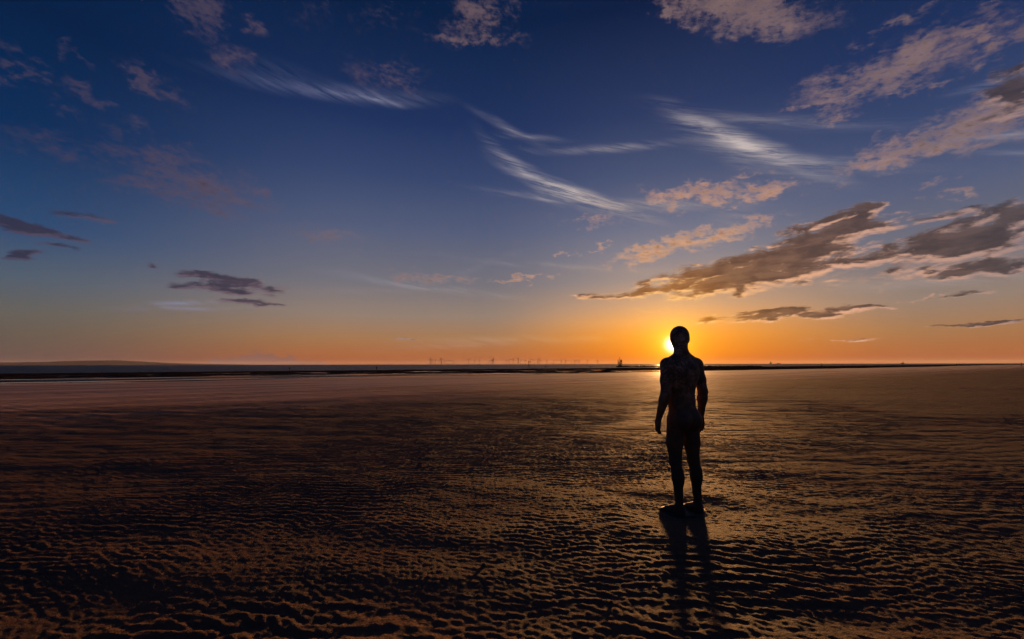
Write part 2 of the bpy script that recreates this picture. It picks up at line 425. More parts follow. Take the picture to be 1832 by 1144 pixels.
def beach_height(x, y):
    x = x.astype(np.float64); y = y.astype(np.float64)
    r = np.hypot(x, y)
    s = seaward(x, y); u = along(x, y)
    s = s + 3.5 * fbm(u / 16.0, s / 16.0, 3, 40) + 0.8 * fbm(u / 3.0, s / 3.0, 2, 44)
    # upper sand, then the lower foreshore falling to the sea, with a channel behind the edge on the left
    z = np.interp(s, [-400, -60, 0, 12, 40, 70, 110, 170, 260, 900], [2.2, 0.0, 0.0, -0.30, -0.34, -0.40, -0.72, -1.36, -2.4, -9.0])
    ch = np.exp(-((s - 22.0) / 13.0) ** 2) * (1 - sstep(u, 42.0, 75.0)) + 0.65 * np.exp(-((s - 24.0) / 8.0) ** 2) * np.exp(-((u - 105.0) / 24.0) ** 2)
    z = z - 0.30 * ch
    z = z + 0.35 * sstep(u, 230.0, 420.0) * (1 - sstep(s, -3.0, 14.0))
    z = z + sstep(s, 4.0, 20.0) * (0.20 * fbm(u / 9.0, s / 5.0, 4, 50) + 0.10 * fbm(u / 2.0, s / 1.4, 2, 57))
    near = 1 - sstep(s, -18.0, -4.0)
    # broad swells of the sand, low bars, then ripples in patches
    z = z + near * (0.006 * fbm(x / 5.0, y / 3.2, 4, 5, 0.55) + 0.0020 * waves(x + 0.25 * fbm(x, y, 2, 8), y, BARS) * (0.5 + 1.2 * sstep(fbm(x / 9.0, y / 6.0, 2, 70), -0.2, 0.3)))
    wx = x + 0.12 * fbm(x * 1.3, y * 1.3, 2, 21); wy = y + 0.14 * fbm(x * 0.9, y * 0.9, 3, 24) + 0.45 * fbm(x * 0.30, y * 0.30, 2, 27)
    patch = sstep(fbm(x / 2.6, y / 1.7, 3, 31, 0.55), -0.24, 0.16)
    d_st = np.hypot(x - STATUE_X, y - STATUE_Y)
    calm = 1 - 0.6 * (1 - sstep(d_st, 0.2, 0.75))
    fade = (1 - sstep(r, 12.0, 44.0)) ** 1.3 
    which = sstep(fbm(x / 1.6, y / 1.1, 3, 91), -0.14, 0.14)
    lump = 1.25 * np.tanh(0.9 * waves(wx, wy, RIPPLES) + 0.2) * (1 - which) * 0.8 + 1.25 * np.tanh(0.9 * waves(wx, wy, RIPPLES_B) + 0.2) * which * 1.15
    z = z + fade * calm * (0.12 + 0.88 * patch + 0.35 * sstep(r, 5.0, 10.0) * (1 - patch)) * 0.0050 * (0.55 + 0.28 * (1 - sstep(r, 3.0, 7.5)) + 0.55 * fbm(x * 3.1, y * 3.1, 2, 81)) * lump
    z = z + near * calm * 0.0018 * (0.4 + 0.6 * sstep(r, 4.0, 8.0)) * np.tanh(1.4 * waves(wx, wy, LARGE) + 0.4)
    fine = (1 - sstep(r, 7.0, 16.0))
    z = z + fine * (0.0016 * waves(wx, wy, SMALL) * (0.4 + 0.6 * patch) + 0.0030 * fbm(x * 20.0, y * 24.0, 3, 61, 0.6) + 0.004 * np.clip(fbm(x * 6.0, y * 7.5, 2, 66), 0.05, 1))
    # scour and trampled sand about the statue's feet
    z = z - 0.014 * np.exp(-(d_st / 0.5) ** 2) + 0.008 * np.exp(-((d_st - 0.75) / 0.2) ** 2) * (0.5 + fbm(x * 2.0, y * 2.0, 2, 77))
    return z

def build_beach():
    radii = [0.0, 0.35, 0.7, 1.0, 1.25]
    r = 1.25
    while r < 3500.0:
        if r < 2.2: d = 0.012
        elif r < 16.0: d = min(max(0.0036 * r, 0.009), 0.020)
        elif r < 300.0: d = min(0.00125 * r * (r / 16.0) ** 1.6, 0.010 * r)
        else: d = 0.03 * r
        r += d; radii.append(r)
    radii = np.array(radii)
    half = R(62.0)
    fine = np.linspace(-half, half, 760)
    rest = np.linspace(half, 2 * math.pi - half, 62)[1:-1]
    th = np.concatenate([fine, rest])
    rr, tt = np.meshgrid(radii, th, indexing='ij')
    x = rr * np.sin(tt); y = rr * np.cos(tt)
    z = beach_height(x, y)
    nr, nt = rr.shape
    idx = np.arange(nr * nt).reshape(nr, nt)
    a = idx[:-1]; b = idx[1:]
    f = np.stack([a, b, np.roll(b, -1, 1), np.roll(a, -1, 1)], -1).reshape(-1, 4)[:, ::-1]
    print('beach', nr, nt, len(f))
    return mesh_object('beach', np.stack([x, y, z], -1).reshape(-1, 3), np.ascontiguousarray(f))

# sand: wet, brown, darker and muddier on the low foreshore beyond the edge of the upper beach
sand_mat, t, p = material('wet_sand')
pos = position(t)
px, py, pz = separate(pos)
wob = noise(pos, 0.12, 4.0, 0.55)
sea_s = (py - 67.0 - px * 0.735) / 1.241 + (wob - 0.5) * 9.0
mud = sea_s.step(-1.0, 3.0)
grain = noise(pos, 60.0, 4.0, 0.7)
patch = noise(pos, 1.1, 5.0, 0.6)
broad = noise(pos, 0.22, 3.0, 0.55)
dry = mix(t, grain, (0.190, 0.102, 0.062), (0.300, 0.170, 0.106))
wet = mix(t, grain, (0.105, 0.060, 0.040), (0.172, 0.102, 0.068))
wetness = (patch * 0.7 + broad * 0.6).step(0.42, 0.76)
colour = mix(t, wetness, dry, wet)
# dry windblown sand in seaward streaks, painted paler to stand in for low-sun glow
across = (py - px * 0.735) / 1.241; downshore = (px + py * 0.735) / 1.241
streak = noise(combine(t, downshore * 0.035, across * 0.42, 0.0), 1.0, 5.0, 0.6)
blown_glow = (sea_s.step(-46.0, -14.0) * ((streak - 0.5) * 1.6 + 1.35)).step(0.0, 0.9)
colour = mix(t, blown_glow, colour, mix(t, streak.step(0.36, 0.62), (0.42, 0.250, 0.155), (0.78, 0.470, 0.285)))
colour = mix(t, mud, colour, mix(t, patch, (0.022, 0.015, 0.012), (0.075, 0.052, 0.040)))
film = sea_s.step(-34.0, -15.0) * (1.0 - mud) * (streak.step(0.30, 0.62) * 0.15 + 0.85)
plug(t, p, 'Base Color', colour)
plug(t, p, 'Roughness', (wetness * -0.10 + 0.90) - film * 0.12 + mud * 0.1)
plug(t, p, 'Specular IOR Level', (film * 0.12 + wetness * 0.05) * (1.0 - mud))
rough_sand = 1.0 - film
b1 = bump(t, p, noise(pos, 190.0, 3.0, 0.7) * rough_sand, 1.0, 0.008)
bump(t, p, noise(pos, 45.0, 5.0, 0.65) * rough_sand, 1.0, 0.028, b1)
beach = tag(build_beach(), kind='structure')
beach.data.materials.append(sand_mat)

# ---------------------------------------------------------------- water
water_mat, t, p = material('sea_water')
pos = position(t)
px, py, pz = separate(pos)
plug(t, p, 'Base Color', (0.012, 0.016, 0.020)); plug(t, p, 'Roughness', 0.38); plug(t, p, 'IOR', 1.333); plug(t, p, 'Specular IOR Level', 0.13)
swell = combine(t, px * 0.8 - py * 0.35, py * 0.8 + px * 0.35, 0.0)
b1 = bump(t, p, noise(swell, 0.55, 5.0, 0.62, 0.4), 1.0, 1.6)
pool_mat, t2, p2 = material('channel_water')
pos = position(t2)
plug(t2, p2, 'Base Color', (0.014, 0.015, 0.017)); plug(t2, p2, 'IOR', 1.333)
qx, qy, qz = separate(pos)
ruffled = noise(combine(t2, qx * 0.022 + qy * 0.016, (qy - qx * 0.735) * 0.22, 0.0), 1.0, 3.0, 0.5).step(0.43, 0.52)   # lanes of still water between ruffled ones
plug(t2, p2, 'Roughness', ruffled * 0.40 + 0.05); plug(t2, p2, 'Specular IOR Level', 0.5 - ruffled * 0.42)
bump(t2, p2, noise(pos, 5.0, 4.0, 0.6) * ruffled, 1.0, 0.45)

def ring_sheet(name, radii, z, mat, n=96):
    verts, faces = [], []
    for r in radii:
        for i in range(n): verts.append((r * math.sin(2 * math.pi * i / n), r * math.cos(2 * math.pi * i / n), z))
    for k in range(len(radii) - 1):
        for i in range(n):
            j = (i + 1) % n
            faces.append((k * n + i, k * n + j, (k + 1) * n + j, (k + 1) * n + i)[::-1])
    return mesh_object(name, verts, faces, mat)
tag(ring_sheet('sea', [60, 150, 400, 1000, 3000, 9000, 25000, 60000], SEA_Z, water_mat), kind='structure')

# the channel behind the edge of the sand: a strip of standing water that the sand rises out of
def strip(name, s0, s1, u0, u1, z, mat):
    v = []
    for s, u in ((s0, u0), (s1, u0), (s1, u1), (s0, u1)):
        # invert seaward/along
        yy = (1.241 * s + 67.0 + 0.735 * 1.241 * u) / (1 + 0.735 ** 2); xx = 1.241 * u - 0.735 * yy
        v.append((xx, yy, z))
    return mesh_object(name, v, [(0, 1, 2, 3)][::1], mat)
ch = strip('tidal_channel', 0.0, 66.0, -190.0, 140.0, POOL_Z, pool_mat)
tag(ch, kind='structure')

# ---------------------------------------------------------------- bodies: one continuous skin round a set of tapered limbs
def smin(a, b, k):
    h = np.clip(0.5 + 0.5 * (b - a) / k, 0, 1)
    return b + (a - b) * h - k * h * (1 - h)

def cone(P, a, b, ra, rb):
    a = np.array(a, np.float32); b = np.array(b, np.float32)
    ab = b - a
    t = np.clip(((P - a) @ ab) / float(ab @ ab), 0, 1)
    return np.linalg.norm(P - a - t[..., None] * ab, axis=-1) - (ra + (rb - ra) * t)

def ball(P, c, r):
    """ellipsoid"""
    q = (P - np.array(c, np.float32)) / np.array(r, np.float32)
    k0 = np.linalg.norm(q, axis=-1)
    k1 = np.linalg.norm(q / np.array(r, np.float32), axis=-1)
    return k0 * (k0 - 1.0) / np.maximum(k1, 1e-6)

def skin(groups, lo, hi, h):
    """groups: list of (k, [primitives]); primitives blend softly within a group, groups join with their own softness"""
    nx, ny, nz = [int(math.ceil((b - a) / h)) + 1 for a, b in zip(lo, hi)]
    gx = lo[0] + h * np.arange(nx, dtype=np.float32); gy = lo[1] + h * np.arange(ny, dtype=np.float32); gz = lo[2] + h * np.arange(nz, dtype=np.float32)
    F = np.full((nx, ny, nz), 9.0, np.float32)
    for join, k, prims in groups:
        G = np.full((nx, ny, nz), 9.0, np.float32)
        for pr in prims:
            if pr[0] == 'c': mn = np.minimum(pr[1], pr[2]) - max(pr[3], pr[4]); mx = np.maximum(pr[1], pr[2]) + max(pr[3], pr[4])
            else: mn = np.array(pr[1]) - np.array(pr[2]); mx = np.array(pr[1]) + np.array(pr[2])
            pad = k + join + 3 * h
            i0 = [max(0, int((m - pad - l) / h)) for m, l in zip(mn, lo)]; i1 = [min(n, int((m + pad - l) / h) + 2) for m, l, n in zip(mx, lo, (nx, ny, nz))]
            sl = tuple(slice(a, b) for a, b in zip(i0, i1))
            P = np.stack(np.meshgrid(gx[sl[0]], gy[sl[1]], gz[sl[2]], indexing='ij'), -1)
            D = cone(P, *pr[1:]) if pr[0] == 'c' else ball(P, *pr[1:])
            G[sl] = smin(G[sl], D, k)
        F = smin(F, G, join)
    # surface nets
    inside = F < 0
    c = inside[:-1, :-1, :-1].astype(np.int8)
    cnt = np.zeros(c.shape, np.int8); acc = np.zeros(c.shape + (3,), np.float32); num = np.zeros(c.shape, np.float32)
    corners = [(i, j, k) for i in (0, 1) for j in (0, 1) for k in (0, 1)]
    S = lambda o: tuple(slice(q, n - 1 + q) for q, n in zip(o, F.shape))
    for ca in corners:
        for ax in range(3):
            if ca[ax] == 0:
                cb = list(ca); cb[ax] = 1
                fa, fb = F[S(ca)], F[S(cb)]
                cross = (fa < 0) != (fb < 0)
                if not cross.any(): continue
                w = np.where(cross, fa / np.where(cross, fa - fb, 1), 0)
                off = np.zeros(c.shape + (3,), np.float32) + np.array(ca, np.float32)
                off[..., ax] += w
                acc += off * cross[..., None]; num += cross
    act = num > 0
    vid = np.full(c.shape, -1, np.int64); vid[act] = np.arange(act.sum())
    ijk = np.argwhere(act).astype(np.float32)
    V = (ijk + acc[act] / num[act][:, None]) * h + np.array(lo, np.float32)
    quads = []
    for ax in range(3):
        o = [0, 0, 0]; o[ax] = 1
        a = inside[tuple(slice(0, n - q) for q, n in zip(o, F.shape))]; b = inside[tuple(slice(q, n) for q, n in zip(o, F.shape))]
        e1, e2 = [q for q in range(3) if q != ax]
        for flip, hit in ((False, a & ~b), (True, ~a & b)):
            I = np.argwhere(hit)
            I = I[(I[:, e1] > 0) & (I[:, e2] > 0)]
            if not len(I): continue
            def at(d1, d2):
                J = I.copy(); J[:, e1] -= d1; J[:, e2] -= d2
                return vid[J[:, 0], J[:, 1], J[:, 2]]
            q = np.stack([at(0, 0), at(1, 0), at(1, 1), at(0, 1)], -1)
            if flip != (ax == 1): q = q[:, ::-1]
            quads.append(q)
    return V, np.concatenate(quads)[:, ::-1].copy()

def hand(sx, wrist, out, fwd):
    """palm, four fingers and a thumb hanging from a wrist; sx is -1 for the left hand"""
    w = np.array(wrist); d = np.array(out); f = np.array(fwd)
    d = d / np.linalg.norm(d); side = np.cross(d, f); f = f / np.linalg.norm(f)
    palm_n = np.array((sx, 0, 0))
    P = []
    c = w + d * 0.055
    P.append(('c', tuple(w), tuple(w + d * 0.03 + f * 0.010), 0.028, 0.027))
    for q in (-0.026, -0.009, 0.009, 0.026):
        P.append(('c', tuple(w + d * 0.02 + f * q * 0.6), tuple(w + d * 0.095 + f * q), 0.018, 0.0145))
    for q, ln in ((-0.030, 0.060), (-0.010, 0.074), (0.010, 0.080), (0.030, 0.070)):
        k0 = w + d * 0.098 + f * q
        k1 = k0 + d * ln * 0.52 + f * q * 0.05 - palm_n * 0.006
        k2 = k1 + d * ln * 0.46 - palm_n * 0.022
        P.append(('c', tuple(k0), tuple(k1), 0.0105, 0.0098)); P.append(('c', tuple(k1), tuple(k2), 0.0098, 0.0085))
    t0 = w + d * 0.030 + f * 0.028; t1 = w + d * 0.072 + f * 0.056 - palm_n * 0.010; t2 = w + d * 0.105 + f * 0.060 - palm_n * 0.020
    P.append(('c', tuple(t0), tuple(t1), 0.016, 0.013)); P.append(('c', tuple(t1), tuple(t2), 0.012, 0.0095))
    return P

def statue_skin(h, hands=True):
    trunk = [
        ('b', (0, -0.005, 0.985), (0.158, 0.112, 0.115)), ('b', (-0.078, -0.060, 0.925), (0.088, 0.088, 0.098)), ('b', (0.078, -0.060, 0.925), (0.088, 0.088, 0.098)),
        ('b', (0, 0.012, 1.11), (0.160, 0.110, 0.17)), ('b', (0, 0.008, 1.30), (0.172, 0.120, 0.17)), ('b', (0, 0.000, 1.42), (0.185, 0.118, 0.14)),
        ('b', (-0.085, -0.062, 1.41), (0.085, 0.050, 0.12)), ('b', (0.085, -0.062, 1.41), (0.085, 0.050, 0.12)),
        ('b', (-0.080, 0.065, 1.40), (0.090, 0.050, 0.075)), ('b', (0.080, 0.065, 1.40), (0.090, 0.050, 0.075)),
        ('c', (-0.04, -0.020, 1.585), (-0.165, -0.015, 1.515), 0.050, 0.050), ('c', (0.04, -0.020, 1.585), (0.165, -0.015, 1.515), 0.050, 0.050),
        ('c', (0, -0.012, 1.54), (0, 0.008, 1.69), 0.068, 0.062)]
    head = [
        ('b', (0, 0.010, 1.788), (0.090, 0.104, 0.106)), ('b', (0, 0.022, 1.735), (0.080, 0.084, 0.090)), ('c', (0, -0.03, 1.72), (0, -0.02, 1.62), 0.060, 0.062), ('b', (0, 0.080, 1.678), (0.028, 0.026, 0.024)),
        ('c', (0, 0.108, 1.775), (0, 0.118, 1.745), 0.010, 0.014), ('b', (0, 0.098, 1.795), (0.050, 0.018, 0.014)), ('b', (0, 0.108, 1.708), (0.026, 0.012, 0.012)),
        ('b', (-0.084, 0.005, 1.752), (0.009, 0.020, 0.030)), ('b', (0.084, 0.005, 1.752), (0.009, 0.020, 0.030))]
    turn = R(-24.0)                                   # the head looks a little to the right of where the chest faces
    def turned(c):
        return (c[0] * math.cos(turn) - c[1] * math.sin(turn), c[0] * math.sin(turn) + c[1] * math.cos(turn), c[2])
    head = [(k[0], turned(k[1]), k[2]) if k[0] == 'b' else (k[0], turned(k[1]), turned(k[2]), k[3], k[4]) for k in head]
    groups = [(0.05, 0.045, trunk), (0.030, 0.026, head)]
    for sx in (-1, 1):
        fy = 0.012 if sx < 0 else -0.012
        leg = [('c', (sx * 0.092, 0.0, 0.93), (sx * 0.104, 0.012 + fy, 0.70), 0.096, 0.081), ('c', (sx * 0.104, 0.012 + fy, 0.70), (sx * 0.110, 0.004 + fy, 0.515), 0.081, 0.058),
               ('c', (sx * 0.111, 0.002 + fy, 0.52), (sx * 0.111, -0.018 + fy, 0.36), 0.055, 0.053), ('b', (sx * 0.111, -0.036 + fy, 0.375), (0.054, 0.053, 0.115)),
               ('c', (sx * 0.111, -0.018 + fy, 0.36), (sx * 0.111, -0.030 + fy, 0.10), 0.051, 0.038), ('b', (sx * 0.111, 0.045 + fy, 0.515), (0.036, 0.026, 0.044)),
               ('b', (sx * 0.111, -0.052 + fy, 0.045), (0.038, 0.042, 0.048)), ('c', (sx * 0.111, -0.02 + fy, 0.075), (sx * 0.128, 0.10 + fy, 0.034), 0.043, 0.034),
               ('c', (sx * 0.111, -0.04 + fy, 0.025), (sx * 0.132, 0.12 + fy, 0.020), 0.034, 0.032)]
        for q, ln in ((-0.030, 0.070), (-0.008, 0.066), (0.010, 0.058), (0.026, 0.048), (0.040, 0.036)):
            leg.append(('c', (sx * (0.130 + q), 0.125 + fy, 0.022), (sx * (0.136 + q * 1.1), 0.125 + ln + fy, 0.015), 0.015 if q > -0.02 else 0.018, 0.012 if q > -0.02 else 0.015))
        groups.append((0.030, 0.025, leg))
    # arms: the left one carried a little forward and out, the right one hanging straight
    for sx, el_, wr, fw in ((-1, (-0.240, -0.020, 1.205), (-0.262, 0.060, 0.965), (0.2, 1, 0.25)), (1, (0.255, -0.035, 1.205), (0.262, 0.010, 0.965), (-0.1, 1, 0.12))):
        sh = (sx * 0.205, -0.010, 1.485)
        e = np.array(el_); w = np.array(wr)
        arm = [('b', (sx * 0.203, -0.010, 1.485), (0.066, 0.066, 0.075)), ('c', sh, tuple(0.45 * np.array(sh) + 0.55 * e), 0.064, 0.058), ('c', tuple(0.45 * np.array(sh) + 0.55 * e), el_, 0.058, 0.048),
               ('c', el_, tuple(0.7 * e + 0.3 * w), 0.048, 0.049), ('c', tuple(0.7 * e + 0.3 * w), wr, 0.049, 0.031)]
        groups.append((0.028, 0.022, arm))
        if hands: groups.append((0.008, 0.006, hand(sx, wr, w - e + np.array((0, -0.03, -0.05)), fw)))
        else: groups.append((0.010, 0.010, [('c', wr, tuple(w + (w - e) * 0.65), 0.034, 0.026)]))
    return skin(groups, (-0.42, -0.20, -0.01), (0.42, 0.30, 1.92), h)

# cast iron that has stood in the tide: near-black rusted skin, paler salt and shell scale on the upper back
iron_mat, t, p = material('rusted_iron')
op = object_position(t)
ox, oy, oz = separate(op)
n1 = noise(op, 9.0, 6.0, 0.65); n2 = noise(op, 46.0, 4.0, 0.7); n3 = noise(op, 3.0, 3.0, 0.5)
colour = mix(t, n1.step(0.35, 0.70), (0.075, 0.038, 0.022), (0.200, 0.090, 0.044))
colour = mix(t, (oz + (n1 - 0.5) * 0.5).step(0.35, 1.35), (0.026, 0.017, 0.013), colour)        # wet and black below the last tide
scale_mask = (n2 * 0.8 + n1 * 0.6 + n3 * 0.35).step(0.86, 1.04) * oz.step(0.98, 1.45)
colour = mix(t, scale_mask * 0.50, colour, (0.48, 0.37, 0.30))
plug(t, p, 'Base Color', colour); plug(t, p, 'Roughness', 0.55 + n1 * 0.2); plug(t, p, 'Specular IOR Level', 0.45); plug(t, p, 'Metallic', 0.15)
b1 = bump(t, p, n2, 0.5, 0.006)
bump(t, p, n1, 0.5, 0.012, b1)

V, Q = statue_skin(0.0062)
statue = empty('iron_statue', (STATUE_X, STATUE_Y, float(beach_height(np.array([STATUE_X]), np.array([STATUE_Y]))[0]) - 0.012), R(25.0))
tag(statue, 'dark rusted iron statue of a bare standing man facing the sunset, nearest the viewer', 'statue', 'iron figures standing on the shore')
V = V * 1.012
body = mesh_object('body', V, Q, iron_mat, statue)
print('statue', len(V), len(Q))

# the rounded iron footing under the feet, almost sunk in the sand
ring = []; faces = []
for k, (rr_, zz_) in enumerate(((0.275, -0.06), (0.270, -0.005), (0.250, 0.012), (0.200, 0.020), (0.0, 0.022))):
    for j in range(28):
        q = 2 * math.pi * j / 28
        w_ = 1.0 + 0.05 * math.sin(3 * q + 1.0) + 0.03 * math.sin(7 * q)
        ring.append((rr_ * w_ * math.cos(q), 0.02 + rr_ * 0.72 * w_ * math.sin(q), zz_ + 0.003 * math.sin(5 * q + k)))
for k in range(4):
    for j in range(28): faces.append((k * 28 + j, k * 28 + (j + 1) % 28, (k + 1) * 28 + (j + 1) % 28, (k + 1) * 28 + j))
mesh_object('base', ring, faces, iron_mat, statue)

# barnacles crusted over the shoulders and upper back
def crust():
    rng = np.random.RandomState(5)
    n = Q.shape[0]
    C = V[Q].mean(1); Nn = np.cross(V[Q[:, 2]] - V[Q[:, 0]], V[Q[:, 3]] - V[Q[:, 1]])
    Nn /= np.linalg.norm(Nn, axis=1)[:, None] + 1e-9
    w = sstep(C[:, 2], 0.95, 1.5) * (1 - sstep(C[:, 2], 1.56, 1.62)) * (0.15 + 0.85 * sstep(-Nn[:, 1], 0.0, 0.5)) * (0.25 + 0.75 * sstep(C[:, 0], 0.02, 0.14))
    w = w * (fbm(C[:, 0] * 11, C[:, 2] * 11, 2, 3) > 0.02)
    pick = rng.choice(n, 420, replace=False, p=w / w.sum())
    vs, fs = [], []
    for i in pick:
        c, nn = C[i], Nn[i]
        a = np.cross(nn, (0.3, 0.2, 0.9)); a /= np.linalg.norm(a); b = np.cross(nn, a)
        r = rng.uniform(0.0025, 0.0060); hh = r * rng.uniform(0.5, 0.9); k0 = len(vs)
        for j in range(6):
            q = j * math.pi / 3 + rng.uniform(-.2, .2); vs.append(c - nn * 0.001 + (a * math.cos(q) + b * math.sin(q)) * r)
        for j in range(6):
            q = j * math.pi / 3; vs.append(c + nn * hh + (a * math.cos(q) + b * math.sin(q)) * r * 0.45)
        vs.append(c + nn * hh * 0.6)
        for j in range(6):
            m = (j + 1) % 6
            fs.append((k0 + j, k0 + m, k0 + 6 + m, k0 + 6 + j)); fs.append((k0 + 6 + j, k0 + 6 + m, k0 + 12))
    return vs, fs
vs, fs = crust()
shell_mat = plain('barnacle_shell', (0.52, 0.46, 0.42), 0.8, 0.3, 0.3, 60.0)
o = mesh_object('barnacle_crust', vs, fs, shell_mat, statue, smooth=False)
tag(o, 'pale barnacles crusted on the shoulders and back', kind='stuff')

# ---------------------------------------------------------------- small solids
class Solid:
    """collects boxes, tapered tubes and lathes into one mesh"""
    def __init__(s): s.v, s.f = [], []
    def box(s, c, d, rz=0.0):
        k = len(s.v); ca, sa = math.cos(rz), math.sin(rz)
        for x in (-.5, .5):
            for y in (-.5, .5):
                for z in (-.5, .5):
                    X, Y = x * d[0], y * d[1]
                    s.v.append((c[0] + X * ca - Y * sa, c[1] + X * sa + Y * ca, c[2] + z * d[2]))
        s.f += [tuple(k + i for i in q) for q in ((0, 1, 3, 2), (4, 6, 7, 5), (0, 4, 5, 1), (2, 3, 7, 6), (0, 2, 6, 4), (1, 5, 7, 3))]
        return s
    def tube(s, a, b, ra, rb, n=8):
        a = np.array(a, float); b = np.array(b, float); d = b - a; d /= np.linalg.norm(d)
        u = np.cross(d, (0, 0, 1) if abs(d[2]) < 0.9 else (1, 0, 0)); u /= np.linalg.norm(u); w = np.cross(d, u)
        k = len(s.v)
        for c, r in ((a, ra), (b, rb)):
            for i in range(n):
                q = 2 * math.pi * i / n; s.v.append(tuple(c + (u * math.cos(q) + w * math.sin(q)) * r))
        for i in range(n):
            j = (i + 1) % n; s.f.append((k + i, k + n + i, k + n + j, k + j))
        s.f.append(tuple(k + i for i in range(n))); s.f.append(tuple(k + n + i for i in reversed(range(n))))
        return s
    def raw(s, v, f):
        k = len(s.v); s.v += [tuple(q) for q in v]; s.f += [tuple(k + i for i in q) for q in f]
        return s
    def build(s, name, mat, parent=None, smooth=False):
        return mesh_object(name, s.v, s.f, mat, parent, smooth)

def ground(x, y):
    return float(beach_height(np.array([float(x)]), np.array([float(y)]))[0])

def copy_tree(o, parent=None):
    c = o.copy(); collection.objects.link(c)
    if parent: c.parent = parent
    for ch in list(o.children): copy_tree(ch, c)
    return c

# ---------------------------------------------------------------- more iron figures out on the shore
fv, fq = statue_skin(0.024, hands=False)
far_mat = plain('far_rusted_iron', (0.030, 0.018, 0.013), 0.7, 0.3, 0.35, 8.0)
far_statue = None
for x, y, label in (
        (-61.5, 208.0, 'dark iron figure on the sea edge at centre left, larger of the left pair'),
        (-122.4, 252.0, 'tiny dark iron figure on the sea edge, leftmost of all the figures'),
        (58.5, 342.0, 'tiny iron figure in the shallows just left of the lattice beacon'),
        (25.0, 342.0, 'faint tiny iron figure in the shallows right of the tall marker pole'),
        (122.6, 181.0, 'dark iron figure on the far sand to the right of the large statue'),
        (253.0, 350.0, 'thin faint iron figure in the sea beyond the right-hand sand'),
        (411.0, 480.0, 'tiny iron figure at the far sea edge below the small distant boat')):
    if far_statue is None: far_statue = o = mesh_object('iron_statue', fv, fq, far_mat)
    else: o = far_statue.copy(); collection.objects.link(o)
    z = ground(x, y)
    o.location = (x, y, max(z, SEA_Z - 0.25) - 0.02); o.rotation_euler = (0, 0, R(30.0))
    tag(o, label, 'statue', 'iron figures standing on the shore')

# ---------------------------------------------------------------- people walking far down the beach
def walker_skin(h, stride, coat):
    g = [(0.03, 0.05, [('b', (0, 0, 1.02), (0.17 + coat, 0.13 + coat, 0.20)), ('b', (0, 0, 1.28), (0.21, 0.14, 0.22)), ('c', (0, 0, 1.40), (0, 0.01, 1.52), 0.10, 0.06)]),
         (0.02, 0.03, [('b', (0, 0.015, 1.63), (0.085, 0.10, 0.125))])]
    for sx in (-1, 1):
        k = sx * stride
        g.append((0.03, 0.03, [('c', (sx * 0.09, 0, 0.92), (sx * 0.10, 0.5 * k + 0.03, 0.50), 0.10, 0.068), ('c', (sx * 0.10, 0.5 * k + 0.03, 0.50), (sx * 0.10, k, 0.09), 0.066, 0.045),
                               ('c', (sx * 0.10, k - 0.03, 0.05), (sx * 0.11, k + 0.15, 0.04), 0.048, 0.038)]))
        g.append((0.03, 0.03, [('c', (sx * 0.22, 0, 1.40), (sx * 0.27, -0.5 * k, 1.12), 0.068, 0.055), ('c', (sx * 0.27, -0.5 * k, 1.12), (sx * 0.26, -0.6 * k + 0.08, 0.86), 0.054, 0.042), ('b', (sx * 0.26, -0.6 * k + 0.10, 0.80), (0.035, 0.045, 0.06))]))
    return skin(g, (-0.42, -0.45, -0.01), (0.42, 0.45, 1.80), h)
coats = [plain('dark_jacket', (0.018, 0.016, 0.018), 0.85, 0.2), plain('brown_jacket', (0.040, 0.024, 0.018), 0.85, 0.2)]
for x, y, stride, rz, m, label in (
        (235.0, 211.0, 0.10, 60, 0, 'person in dark clothes on the skyline at far right, left one of the pair'),
        (244.5, 216.5, 0.16, 75, 1, 'person in dark clothes on the skyline at far right, right one of the pair'),
        (277.0, 285.0, 0.12, -40, 0, 'person in dark clothes standing on the far sand right of the distant boat'),
        (279.2, 285.5, 0.05, 20, 1, 'person close beside another on the far sand, right of the distant boat'),
        (370.0, 360.0, 0.14, 90, 0, 'tiny lone person far off by the water left of the walking group'),
        (420.0, 396.0, 0.14, 100, 1, 'tiny person leading the scattered group far off at right'),
        (436.0, 408.0, 0.08, 60, 0, 'tiny person in the middle of the scattered group far off at right'),
        (447.0, 416.0, 0.12, 80, 0, 'tiny person last in the scattered group far off at right')):
    v, q = walker_skin(0.03, stride, 0.03 if m else 0.0)
    o = mesh_object('person', v, q, coats[m])
    o.location = (x, y, max(ground(x, y), SEA_Z) - 0.01); o.rotation_euler = (0, 0, R(rz))
    tag(o, label, 'person', 'people walking far down the beach')

